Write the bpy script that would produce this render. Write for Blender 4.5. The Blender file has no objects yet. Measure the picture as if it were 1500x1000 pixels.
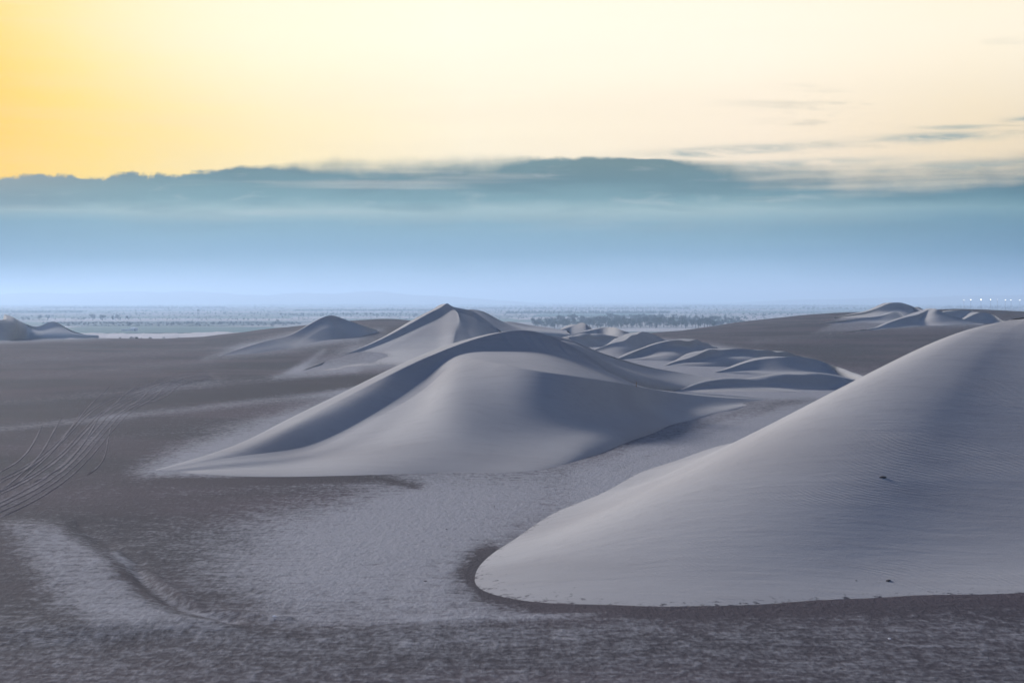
import bpy, bmesh, math, random
import numpy as np
from mathutils import Vector
R = math.radians
random.seed(7); rng = np.random.default_rng(11)
S = bpy.context.scene
C = S.collection

# ------------------------------------------------------------------ camera
CZ, FP, HY = 12.0, 2600.0, 440.0          # eye height above the gravel flat, focal length in photo pixels, horizon row
VALLEY = -18.0                            # level of the far plain
cam = bpy.data.cameras.new('camera'); camo = bpy.data.objects.new('camera', cam); C.objects.link(camo)
camo.location = (0, 0, CZ); camo.rotation_euler = (R(90), 0, 0)
cam.sensor_width = 36; cam.lens = FP / 1500 * 36; cam.shift_y = -60 / 1500
cam.clip_start = 0.5; cam.clip_end = 200000
cam.dof.use_dof = True; cam.dof.focus_distance = 170; cam.dof.aperture_fstop = 1.0
S.camera = camo

# ------------------------------------------------------------------ node helpers
class N:
    """wraps a socket so that shader maths reads as maths"""
    def __init__(s, t, k): s.t, s.k = t, k
    def _m(s, op, *a):
        n = s.t.nodes.new('ShaderNodeMath'); n.operation = op
        for i, v in enumerate((s,) + a):
            if isinstance(v, N): s.t.links.new(v.k, n.inputs[i])
            else: n.inputs[i].default_value = v
        return N(s.t, n.outputs[0])
    def __add__(s, o): return s._m('ADD', o)
    def __radd__(s, o): return s._m('ADD', o)
    def __sub__(s, o): return s._m('SUBTRACT', o)
    def __rsub__(s, o): return (s * -1.0) + o
    def __mul__(s, o): return s._m('MULTIPLY', o)
    def __rmul__(s, o): return s._m('MULTIPLY', o)
    def __truediv__(s, o): return s._m('DIVIDE', o)
    def f(s, op, *a): return s._m(op, *a)
def mapr(t, v, a, b, c=0.0, d=1.0, kind='SMOOTHSTEP'):
    n = t.nodes.new('ShaderNodeMapRange'); n.interpolation_type = kind
    t.links.new(v.k, n.inputs['Value'])
    for nm, x in zip(('From Min', 'From Max', 'To Min', 'To Max'), (a, b, c, d)):
        if isinstance(x, N): t.links.new(x.k, n.inputs[nm])
        else: n.inputs[nm].default_value = x
    return N(t, n.outputs[0])
def mixc(t, f, a, b, mode='MIX'):
    n = t.nodes.new('ShaderNodeMix'); n.data_type = 'RGBA'; n.blend_type = mode; n.clamp_factor = True
    for i, v in ((0, f), (6, a), (7, b)):
        if isinstance(v, N): t.links.new(v.k, n.inputs[i])
        elif i == 0: n.inputs[0].default_value = v
        else: n.inputs[i].default_value = (*v, 1)
    return N(t, n.outputs[2])
def ramp(t, v, stops):
    n = t.nodes.new('ShaderNodeValToRGB'); e = n.color_ramp.elements
    t.links.new(v.k, n.inputs[0])
    while len(e) < len(stops): e.new(0.5)
    for i, (p, c) in enumerate(stops): e[i].position = p; e[i].color = (*c, 1)
    return N(t, n.outputs[0])
def vec(t, x, y, z):
    n = t.nodes.new('ShaderNodeCombineXYZ')
    for i, v in enumerate((x, y, z)):
        if isinstance(v, N): t.links.new(v.k, n.inputs[i])
        else: n.inputs[i].default_value = v
    return N(t, n.outputs[0])
def noise(t, v, scale, detail=4, rough=0.55, dist=0.0):
    n = t.nodes.new('ShaderNodeTexNoise'); t.links.new(v.k, n.inputs['Vector'])
    n.inputs['Scale'].default_value = scale; n.inputs['Detail'].default_value = detail
    n.inputs['Roughness'].default_value = rough; n.inputs['Distortion'].default_value = dist
    return N(t, n.outputs[0])
def sep(t, v):
    n = t.nodes.new('ShaderNodeSeparateXYZ'); t.links.new(v.k, n.inputs[0])
    return [N(t, o) for o in n.outputs]
def lin(r, g, b):
    return tuple(((c / 255 + 0.055) / 1.055) ** 2.4 if c > 10 else c / 255 / 12.92 for c in (r, g, b))

# ------------------------------------------------------------------ sky, sun, exposure
SUN_AZ, SUN_EL = R(-44), R(21)            # sun behind thin cloud, ahead and to the left
W = bpy.data.worlds.new('World'); S.world = W; W.use_nodes = True
wt = W.node_tree; wt.nodes.clear()
tc = wt.nodes.new('ShaderNodeTexCoord')
dx, dy, dz = sep(wt, N(wt, tc.outputs['Generated']))
hor = (dx * dx + dy * dy).f('SQRT').f('MAXIMUM', 0.0001)
v = dz / hor * 26.0                       # height over the horizon (26 = one focal length)
u = dx.f('ARCTAN2', dy) * 26.0            # bearing from straight ahead
sky = wt.nodes.new('ShaderNodeTexSky'); sky.sky_type = 'NISHITA'; sky.sun_disc = False
sky.sun_elevation = R(9); sky.sun_rotation = SUN_AZ; sky.air_density = 1.0; sky.dust_density = 1.5; sky.ozone_density = 3.0
nis = mixc(wt, 1.0, N(wt, sky.outputs[0]), (0.128, 0.166, 0.245), 'MULTIPLY')
# glow of the evening sky round the sun's bearing
du = u + 11.0
ang = (du * du + (v - 2.2) * (v - 2.2) * 1.3).f('SQRT')
glow = ramp(wt, mapr(wt, ang, 0, 26, kind='LINEAR'), [
    (0.0, (1.05, 0.50, 0.005)), (0.13, (1.02, 0.60, 0.02)), (0.19, (1.0, 0.70, 0.13)), (0.29, (0.98, 0.80, 0.42)), (0.40, (0.98, 0.86, 0.62)),
    (0.56, (0.95, 0.80, 0.60)), (0.68, (0.86, 0.70, 0.46)), (1.0, (0.50, 0.48, 0.46))])
cir = noise(wt, vec(wt, u * 0.18, v * 2.2, 21.0), 1.0, 6, 0.6, 0.6)
glow = mixc(wt, mapr(wt, cir, 0.38, 0.66) * 0.16, glow, (0.80, 0.66, 0.48))
low = mapr(wt, v, 2.1, 4.0)
glow = mixc(wt, low * 0.55 * mapr(wt, ang, 2.0, 8.0), glow, (1.08, 1.02, 0.86))
behind = mapr(wt, u.f('ABSOLUTE'), 14, 60)
glow = mixc(wt, behind, glow, (0.30, 0.33, 0.42))
clear = mixc(wt, mapr(wt, v, 5.0, 26.0), glow, nis)
# the long bank of stratus over the plain
cuv = vec(wt, u * 0.42, v * 2.6, 3.3)
n1 = noise(wt, cuv, 1.0, 6, 0.55, 0.3)
n2 = noise(wt, vec(wt, u * 0.9, v * 0.8, 7.0), 1.0, 5, 0.6)
nstr = noise(wt, vec(wt, u * 0.22, v * 4.2, 1.7), 1.0, 5, 0.5, 0.2)
n3 = noise(wt, vec(wt, u * 2.6, v * 2.4, 5.0), 1.0, 5, 0.6, 0.2)
n4 = noise(wt, vec(wt, u * 0.55, v * 0.3, 11.0), 1.0, 3, 0.5)
n5 = noise(wt, vec(wt, u * 1.1, v * 5.0, 31.0), 1.0, 6, 0.6, 0.4)
def curve(v_, pts):
    """value along the bearing from a few readings"""
    x0, x1 = pts[0][0], pts[-1][0]
    return sep(wt, ramp(wt, mapr(wt, v_, x0, x1, kind='LINEAR'), [((x - x0) / (x1 - x0), (y / 4,) * 3) for x, y in pts]))[0] * 4.0
edge = curve(u, [(-30, 2.0), (-14, 1.9), (-7.5, 1.76), (-5.5, 1.80), (-3.6, 1.95), (-3.0, 2.03), (-0.5, 2.06), (0.3, 2.12), (1.8, 2.10), (3.2, 2.0), (5.0, 1.90), (7.5, 1.98), (16, 2.0), (30, 2.0)])
edge = edge + (n2 - 0.5) * 0.22 + (n3 - 0.5) * mapr(wt, u, -5.8, -3.6, 0.40, 0.16) + (n5 - 0.5) * 0.16
soft = 0.05 + mapr(wt, u, -4.0, -2.2) * mapr(wt, u, 0.6, -0.4) * 0.20 + mapr(wt, u, 2.0, 3.6) * 0.36
vv = v + (nstr - 0.5) * mapr(wt, u, 1.0, 4.0, 0.16, 0.8)
bank = 1.0 - mapr(wt, vv, edge - soft, edge + soft * 0.6)
bcol = ramp(wt, mapr(wt, v + (n1 - 0.5) * 0.35, -0.4, 2.6, kind='LINEAR'), [
    (0.0, lin(176, 206, 244)), (0.13, lin(172, 204, 242)), (0.24, lin(142, 180, 212)), (0.36, lin(106, 152, 178)),
    (0.50, lin(112, 154, 168)), (0.56, lin(146, 174, 176)), (0.62, lin(102, 144, 150)), (0.72, lin(84, 124, 130)), (0.83, lin(96, 126, 124)), (1.0, lin(130, 142, 134))])
bcol = mixc(wt, mapr(wt, nstr, 0.52, 0.72) * mapr(wt, v, 0.9, 1.2) * 0.30, bcol, (0.75, 0.66, 0.56))
bcol = mixc(wt, mapr(wt, n1, 0.42, 0.64) * mapr(wt, v, 0.7, 1.3) * 0.45, bcol, mixc(wt, 1.0, bcol, (0.62, 0.70, 0.74), 'MULTIPLY'))
bcol = mixc(wt, mapr(wt, n5, 0.56, 0.72) * mapr(wt, v, 1.1, 1.5) * 0.16, bcol, (0.70, 0.68, 0.66))
away = mapr(wt, (u + 1.0).f('ABSOLUTE'), 3.5, 9.5)
bcol = mixc(wt, away * 0.95, bcol, mixc(wt, 1.0, bcol, (0.36, 0.60, 0.70), 'MULTIPLY'))
bcol = mixc(wt, behind * 0.8, bcol, (0.20, 0.26, 0.38))
warm = 1.0 - mapr(wt, ang, 2.0, 7.0)
bcol = mixc(wt, warm * mapr(wt, v, 1.1, 1.9) * 0.45, bcol, (0.50, 0.42, 0.32))
clear = mixc(wt, mapr(wt, n1, 0.56, 0.72) * mapr(wt, v, 4.2, 2.2) * mapr(wt, u, 2.0, 6.0) * 0.7, clear, bcol)
col = mixc(wt, bank * 0.97, clear, bcol)
# thin strips of cloud above the bank on the right
for u0, v0, wu, wv, k_, tilt in [(3.0, 2.17, 1.5, 0.07, 0.75, 0.05), (6.1, 2.33, 0.75, 0.062, 0.95, 0.02), (6.4, 2.47, 0.5, 0.03, 0.6, 0.0), (7.4, 2.55, 0.3, 0.04, 0.8, 0.0), (4.4, 2.0, 1.3, 0.06, 0.45, 0.03), (6.6, 1.92, 1.4, 0.07, 0.5, 0.02), (9.5, 2.4, 1.2, 0.07, 0.8, 0.0)]:
    a_ = (u - u0) / wu; b_ = (v - v0 - (u - u0) * tilt + (n5 - 0.5) * 0.16) / wv
    m_ = (a_ * a_ + b_ * b_) * -1.0
    m_ = m_.f('EXPONENT') * mapr(wt, n5, 0.36, 0.55, 0.35, 1.0) * k_
    col = mixc(wt, m_, col, lin(132, 156, 156))
col = mixc(wt, mapr(wt, dz, 0.0, -0.02), col, lin(120, 140, 170))
bg = wt.nodes.new('ShaderNodeBackground'); wt.links.new(col.k, bg.inputs[0]); bg.inputs[1].default_value = 0.66
wo = wt.nodes.new('ShaderNodeOutputWorld'); wt.links.new(bg.outputs[0], wo.inputs[0])

sl = bpy.data.lights.new('sun', 'SUN'); sl.energy = 3.6; sl.angle = R(10); sl.color = (1.0, 0.965, 0.97)
so = bpy.data.objects.new('sun', sl); C.objects.link(so)
sdir = Vector((math.sin(SUN_AZ) * math.cos(SUN_EL), math.cos(SUN_AZ) * math.cos(SUN_EL), math.sin(SUN_EL)))
so.rotation_euler = sdir.to_track_quat('Z', 'Y').to_euler(); so.location = (-60, 60, 80)
S.view_settings.view_transform = 'Standard'; S.view_settings.look = 'None'
S.view_settings.exposure = 0.75; S.view_settings.gamma = 1.0; S.view_settings.use_curve_mapping = False
S.cycles.volume_bounces = 0; S.cycles.max_bounces = 4; S.cycles.diffuse_bounces = 2

# ------------------------------------------------------------------ materials
def new_mat(name):
    m = bpy.data.materials.new(name); m.use_nodes = True; t = m.node_tree; t.nodes.clear()
    b = t.nodes.new('ShaderNodeBsdfPrincipled'); o = t.nodes.new('ShaderNodeOutputMaterial')
    t.links.new(b.outputs[0], o.inputs[0]); b.inputs['Roughness'].default_value = 0.95
    b.inputs['Specular IOR Level'].default_value = 0.1
    return m, t, b
def pos(t):
    return N(t, t.nodes.new('ShaderNodeNewGeometry').outputs['Position'])
def scaled(t, p, sx, sy, sz):
    n = t.nodes.new('ShaderNodeVectorMath'); n.operation = 'MULTIPLY'; t.links.new(p.k, n.inputs[0]); n.inputs[1].default_value = (sx, sy, sz)
    return N(t, n.outputs[0])
def bump(t, b, h, strength, dist):
    n = t.nodes.new('ShaderNodeBump'); n.inputs['Strength'].default_value = strength; n.inputs['Distance'].default_value = dist
    t.links.new(h.k, n.inputs['Height']); t.links.new(n.outputs[0], b.inputs['Normal'])
def ripples(t, p, wavelength, angle, distort):
    """wind ripples: a wave train across the wind, broken up by noise"""
    m = t.nodes.new('ShaderNodeMapping'); m.inputs['Rotation'].default_value = (0, 0, angle); t.links.new(p.k, m.inputs[0])
    w = t.nodes.new('ShaderNodeTexWave'); t.links.new(m.outputs[0], w.inputs[0])
    w.inputs['Scale'].default_value = 0.314 / wavelength; w.inputs['Distortion'].default_value = distort
    w.inputs['Detail'].default_value = 3; w.inputs['Detail Scale'].default_value = 0.45
    return N(t, w.outputs[1])

SAND, SAND2, GRAVEL, GRAVEL2 = (0.305, 0.296, 0.284), (0.228, 0.215, 0.208), (0.029, 0.026, 0.033), (0.062, 0.047, 0.056)
def sand_material(name, wl):
    m, t, b = new_mat(name); p = pos(t)
    big = noise(t, scaled(t, p, .03, .05, .2), 1.0, 4)
    streak = noise(t, scaled(t, p, .25, 1.1, 2.5), 1.0, 5, 0.65, 0.4)
    grain = noise(t, p, 14.0, 3, 0.7)
    c = mixc(t, mapr(t, big, .42, .68) * 0.5, SAND, SAND2)
    c = mixc(t, mapr(t, streak, .45, .75) * 0.35, c, SAND2)
    c = mixc(t, mapr(t, grain, .3, .7) * 0.20, c, (0.18, 0.165, 0.165))
    at = t.nodes.new('ShaderNodeAttribute'); at.attribute_name = 'sand'
    cover = N(t, at.outputs['Fac'])
    fine = noise(t, scaled(t, p, 1.0, .8, 1.0), 2.4, 5, 0.7)
    g = mapr(t, cover + (fine - 0.5) * 1.3, 0.40, 0.60)
    c = mixc(t, g, mixc(t, mapr(t, streak, .4, .7), GRAVEL, GRAVEL2), c)
    t.links.new(c.k, b.inputs['Base Color'])
    rp = ripples(t, p, wl, R(62), 5.0) * mapr(t, noise(t, scaled(t, p, .07, .12, .15), 1.0, 4), .44, .66)
    bump(t, b, rp * 0.55 + grain * 0.45 + streak * 1.3, 0.8, wl * 0.25)
    return m
M_SAND = sand_material('sand', 0.16)
M_SANDFAR = sand_material('sand_far', 0.30)

def ground_material():
    m, t, b = new_mat('gravel_and_drifted_sand'); p = pos(t)
    at = t.nodes.new('ShaderNodeAttribute'); at.attribute_name = 'sand'
    cover = N(t, at.outputs['Fac'])
    mott = noise(t, scaled(t, p, 1.0, 0.5, 1.0), 1.5, 6, 0.62, 0.6)
    fine = noise(t, scaled(t, p, 1.0, .5, 1.0), 4.2, 4, 0.62)
    big = noise(t, scaled(t, p, .02, .035, 1.0), 1.0, 4, 0.5)
    stones = noise(t, p, 26.0, 2, 0.6)
    lines = noise(t, scaled(t, p, .7, 1.7, 1.0), 1.0, 6, 0.6, 0.8)
    gc = mixc(t, mapr(t, big, .38, .66), GRAVEL, GRAVEL2)
    gc = mixc(t, mapr(t, stones, .35, .75) * 0.55, gc, (0.045, 0.04, 0.044))
    sc = mixc(t, mapr(t, fine, .35, .7) * 0.5, (0.25, 0.25, 0.262), (0.185, 0.183, 0.19))
    k = mapr(t, cover + (mott - 0.5) * 0.65 + (fine - 0.5) * 1.0 + (lines - 0.5) * 0.7, 0.12, 0.84)
    c = mixc(t, k * 0.92, gc, sc)
    t.links.new(c.k, b.inputs['Base Color'])
    rp = ripples(t, p, 0.22, R(80), 6.0)
    bump(t, b, mott * 0.5 + fine * 0.7 + lines * 0.9 + rp * 0.2 + stones * 0.15, 0.9, 0.15)
    return m
M_GROUND = ground_material()

def plain_mat(name, c1, c2, sc=0.02, detail=5, asp=1.0):
    m, t, b = new_mat(name); p = pos(t)
    n = noise(t, scaled(t, p, 1, asp, 1), sc, detail, 0.65)
    t.links.new(mixc(t, mapr(t, n, .38, .64), c1, c2).k, b.inputs['Base Color'])
    return m
def valley_material():
    m, t, b = new_mat('valley_fields'); p = pos(t)
    vo = t.nodes.new('ShaderNodeTexVoronoi'); vo.voronoi_dimensions = '2D'; vo.distance = 'CHEBYCHEV'
    t.links.new(scaled(t, p, 1 / 520, 1 / 420, 1).k, vo.inputs['Vector']); vo.inputs['Scale'].default_value = 1.0; vo.inputs['Randomness'].default_value = 0.8
    cs = sep(t, N(t, vo.outputs['Color']))
    n = noise(t, scaled(t, p, 1, .5, 1), 0.006, 7, 0.7)
    c = mixc(t, mapr(t, cs[0], .15, .9), (0.23, 0.215, 0.21), (0.12, 0.125, 0.12))
    c = mixc(t, mapr(t, cs[1], .62, .70) * 0.85, c, (0.06, 0.11, 0.08))
    c = mixc(t, mapr(t, n, .46, .68) * 0.75, c, (0.09, 0.11, 0.10))
    t.links.new(c.k, b.inputs['Base Color'])
    return m
M_VALLEY = valley_material()

# ------------------------------------------------------------------ terrain maths
def spline(xs, ys, xq):
    """natural cubic spline, ys (n, k)"""
    xs = np.asarray(xs, float); ys = np.asarray(ys, float); n = len(xs)
    if n == 2:
        w = ((xq - xs[0]) / (xs[1] - xs[0]))[:, None]; return ys[0] * (1 - w) + ys[1] * w
    h = np.diff(xs); A = np.zeros((n, n)); r = np.zeros_like(ys)
    A[0, 0] = A[-1, -1] = 1
    for i in range(1, n - 1):
        A[i, i-1], A[i, i], A[i, i+1] = h[i-1], 2 * (h[i-1] + h[i]), h[i]
        r[i] = 6 * ((ys[i+1] - ys[i]) / h[i] - (ys[i] - ys[i-1]) / h[i-1])
    M = np.linalg.solve(A, r)
    k = np.clip(np.searchsorted(xs, xq, side='right') - 1, 0, n - 2)
    a = (xs[k+1] - xq)[:, None]; b = (xq - xs[k])[:, None]; hh = h[k][:, None]
    return (M[k] * a**3 + M[k+1] * b**3) / (6 * hh) + (ys[k] / hh - M[k] * hh / 6) * a + (ys[k+1] / hh - M[k+1] * hh / 6) * b

GP = [-700, 0, 250, 440, 560, 750, 900, 1000, 1100, 1250, 1400, 1500, 2300]
GD = [-420, -60, -14, 0, 15, 30, 45, 60, 90, 130, 180, 250, 350, 450, 550, 620, 720, 950, 1400, 2300]
def zat(py, D): return CZ - (py - HY) / FP * D
near = [-4, 4, 9.6, 10.2, 7.4, 2.6, 0.3, 0, 0, 0, 0]
GT = np.zeros((len(GD), len(GP)))
far_py = {350: [530, 529, 529, 527, 522, 524, 520, 522, 526, 533, 530, 527, 522],
          450: [510, 509, 508, 498, 492, 503, 504, 503, 503, 503, 498, 496, 494],
          550: [498, 499, 498, 484, 473, 492, 495, 490, 486, 480, 474, 474, 474],
          620: [497, 498, 497, 477, 468, 490, 491, 485, 476, 468, 462, 463, 464],
          720: [502, 502, 501, 484, 474, 496, 494, 486, 470, 457, 453, 457, 460]}
for i, D in enumerate(GD):
    for j, p in enumerate(GP):
        if i < len(near): z = near[i]
        elif D == 250: z = [0, 0, 0, 0, 0.3, .3, .6, .3, 0, -.8, -.8, -.5, 0][j]
        elif D in far_py: z = zat(far_py[D][j], D)
        else: z = {950: -14, 1400: -19.5, 2300: -20.5}[D] + (4 if (D == 950 and p > 1050) else 0)
        GT[i, j] = z
def zg(x, D):
    x = np.atleast_1d(np.asarray(x, float)); D = np.atleast_1d(np.asarray(D, float))
    px = np.clip(750 + FP * x / np.maximum(D, 45), GP[0], GP[-1])
    rows = ZR                                                   # table refined along D once
    d = np.clip(D, GD[0], GD[-1]); i = np.clip(np.searchsorted(ZD, d) - 1, 0, len(ZD) - 2)
    w = (d - ZD[i]) / (ZD[i+1] - ZD[i])
    c = (px - ZP[0]) / (ZP[1] - ZP[0]); j = np.clip(c.astype(int), 0, len(ZP) - 2); q = c - j
    z = (rows[i, j] * (1-q) + rows[i, j+1] * q) * (1-w) + (rows[i+1, j] * (1-q) + rows[i+1, j+1] * q) * w
    k = np.clip((D - 50) / 40, 0, 1) * np.clip((900 - D) / 200, 0, 1)
    und = 0.16 * np.sin(x * .045 + D * .031 + 1) + 0.10 * np.sin(x * .11 - D * .07) + 0.05 * np.sin(x * .31 + D * .23 + 2) + .22 * np.sin(D * .052 + x * .008 + .6)
    return z + und * k * (0.5 + np.clip(D / 400, 0, 1))
def pchip1(xs, ys, xq):
    xs = np.asarray(xs, float); h = np.diff(xs); d = np.diff(ys, axis=0) / h[:, None]
    m = np.zeros_like(ys)
    w1 = (2 * h[1:] + h[:-1])[:, None]; w2 = (h[1:] + 2 * h[:-1])[:, None]
    ok = d[1:] * d[:-1] > 0
    with np.errstate(all='ignore'):
        m[1:-1] = np.where(ok, (w1 + w2) / (w1 / d[:-1] + w2 / d[1:]), 0)
    m[0], m[-1] = d[0], d[-1]
    k = np.clip(np.searchsorted(xs, xq, side='right') - 1, 0, len(xs) - 2)
    t = ((xq - xs[k]) / h[k])[:, None]; hh = h[k][:, None]
    return (2*t**3 - 3*t**2 + 1) * ys[k] + (t**3 - 2*t**2 + t) * hh * m[k] + (-2*t**3 + 3*t**2) * ys[k+1] + (t**3 - t**2) * hh * m[k+1]
ZD = np.concatenate([np.linspace(-420, 40, 60), np.geomspace(45, 2300, 260)]); ZD[-1] = 2300
ZP = np.linspace(GP[0], GP[-1], 301)
ZR = pchip1(GP, pchip1(GD, GT, ZD).T, ZP).T
def smooth1(a, it):
    for _ in range(it): a[1:-1] = (a[:-2] + 2 * a[1:-1] + a[2:]) / 4
    return a
ZR[70:] = smooth1(ZR[70:].copy(), 6); ZR = smooth1(ZR.T.copy(), 8).T

DS = np.concatenate([np.geomspace(46, 900, 2600)])
def hit(px, py):
    """where the sight line through a photo pixel meets the gravel flat"""
    s = (px - 750) / FP
    g = zg(s * DS, DS) - (CZ - (py - HY) / FP * DS)
    k = np.nonzero(g >= 0)[0]
    k = k[0] if len(k) else len(DS) - 1
    return float(DS[k])
def P3(px, py, D): return np.array([(px - 750) / FP * D, D, CZ - (py - HY) / FP * D])

# ------------------------------------------------------------------ mesh helpers
def grid_mesh(name, V, smooth=True, sharp_rows=(), sharp_from=0):
    """V (rows, cols, 3) -> one quad sheet"""
    r, c, _ = V.shape; me = bpy.data.meshes.new(name)
    i = np.arange(r * c).reshape(r, c)
    q = np.stack([i[:-1, :-1], i[:-1, 1:], i[1:, 1:], i[1:, :-1]], -1).reshape(-1, 4)
    me.vertices.add(r * c); me.vertices.foreach_set('co', V.reshape(-1).astype(np.float32))
    me.loops.add(q.size); me.loops.foreach_set('vertex_index', q.reshape(-1).astype(np.int32))
    me.polygons.add(len(q)); me.polygons.foreach_set('loop_start', (np.arange(len(q)) * 4).astype(np.int32))
    me.polygons.foreach_set('loop_total', np.full(len(q), 4, np.int32))
    me.update(calc_edges=True); me.validate()
    me.polygons.foreach_set('use_smooth', np.full(len(me.polygons), smooth))
    if sharp_rows:
        e = np.zeros(len(me.edges) * 2, np.int32); me.edges.foreach_get('vertices', e); e = e.reshape(-1, 2); late = (e % c).min(1) >= sharp_from; e = e // c
        at = me.attributes.new('sharp_edge', 'BOOLEAN', 'EDGE')
        at.data.foreach_set('value', (e[:, 0] == e[:, 1]) & np.isin(e[:, 0], sharp_rows) & late)
    return me
def raw_mesh(name, verts, faces, smooth=False):
    me = bpy.data.meshes.new(name); me.from_pydata([tuple(map(float, v)) for v in verts], [], faces); me.update()
    if smooth: me.polygons.foreach_set('use_smooth', np.full(len(me.polygons), True))
    return me
def link(name, me, mat=None, parent=None, loc=(0, 0, 0)):
    o = bpy.data.objects.new(name, me); C.objects.link(o); o.location = loc
    if mat and me and not me.materials: me.materials.append(mat)
    if parent: o.parent = parent
    return o
def tag(o, label=None, cat=None, group=None, kind=None):
    if label: o['label'] = label
    if cat: o['category'] = cat
    if group: o['group'] = group
    if kind: o['kind'] = kind
    return o
def attr(me, name, a):
    at = me.attributes.new(name, 'FLOAT', 'POINT'); at.data.foreach_set('value', np.asarray(a, np.float32).reshape(-1))

# ------------------------------------------------------------------ ground sheet
tin = np.linspace(-1, 1, 861)
tout = np.array([1.03, 1.1, 1.25, 1.5, 1.9, 2.5, 3.5, 5.0])
rowsD = np.concatenate([np.linspace(-420, -20, 16), np.linspace(-10, 40, 14), FP * CZ / np.linspace(700, 75, 470), np.linspace(425, 760, 110), np.geomspace(770, 2300, 40)])
cols = np.concatenate([-tout[::-1], tin, tout])
Dg = np.repeat(rowsD[:, None], len(cols), 1)
Wd = 0.34 * np.maximum(Dg, 10) + 4
Xg = cols[None, :] * Wd
outer = np.abs(cols)[None, :] > 1
Xg = np.where(outer, np.sign(cols)[None, :] * (Wd + (np.abs(cols)[None, :] - 1) * (Wd * 1.2 + 60)), Xg)
Zg = zg(Xg.ravel(), Dg.ravel()).reshape(Xg.shape)
def noise2(x, y, seed=0):
    r = np.random.default_rng(seed); s = np.zeros_like(x)
    for k in range(9):
        a = r.uniform(0, 6.28); f = r.uniform(.6, 2.2)
        s += np.sin((x * math.cos(a) + y * math.sin(a)) * f + r.uniform(0, 6.28))
    return s / 4.0

def seg_dist(X, Y, pts, ys=1.0):
    """distance (photo pixels on the flat, rows stretched by ys) to a polyline"""
    best = np.full(X.shape, 1e9); pts = np.asarray(pts, float)
    for a, b in zip(pts[:-1], pts[1:]):
        ax, ay = a[0], a[1] * ys; ex, ey = b[0] - a[0], (b[1] - a[1]) * ys
        t = np.clip(((X - ax) * ex + (Y * ys - ay) * ey) / (ex * ex + ey * ey + 1e-9), 0, 1)
        best = np.minimum(best, np.hypot(X - ax - t * ex, Y * ys - ay - t * ey))
    return best
def inside(X, Y, poly):
    r = np.zeros(X.shape, bool); n = len(poly)
    for i in range(n):
        (x1, y1), (x2, y2) = poly[i], poly[(i + 1) % n]
        if y1 == y2: continue
        r ^= ((Y < y1) != (Y < y2)) & (X < (x2 - x1) * (Y - y1) / (y2 - y1) + x1)
    return r
def area(X, Y, poly, soft, ys=2.0):
    """1 inside a drift outline, 0 outside, soft over `soft` pixels"""
    d = seg_dist(X, Y, list(poly) + [poly[0]], ys)
    d = np.where(inside(X, Y, poly), d, -d)
    t = np.clip(d / soft * 0.5 + 0.5, 0, 1)
    return t * t * (3 - 2 * t)
def line(X, Y, pts, w, ys=2.0):
    return np.exp(-(seg_dist(X, Y, pts, ys) / w) ** 2)
Dm = np.maximum(Dg, 20)
PX = 750 + FP * Xg / Dm; PY = HY + FP * (CZ - Zg) / Dm
RIGHT_FOOT = [(1900, 866), (1500, 868), (1300, 875), (1100, 885), (900, 888), (790, 880), (722, 866), (694, 840), (715, 812), (790, 762), (880, 705), (1000, 648)]
cover = np.full(Xg.shape, 0.14)
A = lambda poly, s, k, ys=2.0: k * area(PX, PY, poly, s, ys)
L = lambda pts, w, k, ys=2.0: k * line(PX, PY, pts, w, ys)
cover += A([(560, 700), (640, 690), (760, 690), (900, 680), (1100, 600), (1270, 570), (1270, 610), (1000, 720), (820, 790), (700, 850), (760, 890), (900, 905), (600, 912), (420, 900), (330, 840), (400, 760), (500, 730)], 110, 0.42)
cover += A([(585, 725), (700, 692), (860, 690), (800, 740), (680, 780), (560, 800), (500, 780)], 90, 0.20)
cover += A([(860, 690), (1000, 610), (1110, 583), (1275, 565), (1275, 600), (1100, 660), (960, 720), (860, 750)], 50, 0.42)
cover += L([(980, 640), (1080, 606), (1200, 580)], 10, -.16)
cover += L([(900, 690), (1000, 650), (1130, 600)], 8, -.14)
cover += A([(205, 690), (260, 660), (350, 630), (520, 575), (560, 590), (420, 650), (340, 697), (230, 700)], 46, 0.75)
cover += A([(170, 725), (420, 715), (640, 705), (720, 850), (660, 908), (420, 914), (240, 850)], 130, 0.20)
cover += A([(10, 772), (60, 768), (105, 775), (140, 800), (172, 818), (182, 850), (205, 872), (260, 900), (335, 920), (150, 922), (80, 890), (40, 830)], 44, 0.46)
cover += L([(170, 815), (215, 850), (270, 890), (330, 905)], 9, 0.25)
cover += A([(770, 488), (1000, 500), (1180, 525), (1280, 560), (1262, 580), (1000, 585), (900, 575), (820, 520)], 16, 0.75)
cover += A([(1240, 462), (1340, 466), (1470, 470), (1440, 478), (1300, 482), (1190, 488)], 8, 0.35)
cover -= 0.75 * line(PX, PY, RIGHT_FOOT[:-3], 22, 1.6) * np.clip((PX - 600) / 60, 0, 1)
cover -= L([(230, 705), (420, 703), (560, 702), (610, 712)], 12, 0.4)
cover -= A([(180, 715), (420, 708), (600, 710), (480, 740), (300, 770), (120, 760)], 40, 0.15)
cover -= L([(100, 775), (180, 840), (260, 905), (400, 925), (700, 918), (900, 912)], 16, 0.18)
for i, (y0, y1, k) in enumerate([(555, 508, .14), (590, 543, .2), (628, 572, .32), (660, 600, .08), (530, 498, .13), (573, 520, -.10), (608, 558, -.12)]):
    cover += L([(-200, y0 + 6), (0, y0), (250, (y0 + y1) / 2 + 2), (520, y1)], 9 if k > 0 else 14, k, 1.6)  # sand streaks, with the sheen of lit undulations painted into the cover
cover += L([(230, 725), (420, 712), (560, 706), (0, 745)][:3], 10, .12)
cover += L([(600, 908), (760, 905), (900, 897), (1100, 890)], 8, .2)
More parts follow.
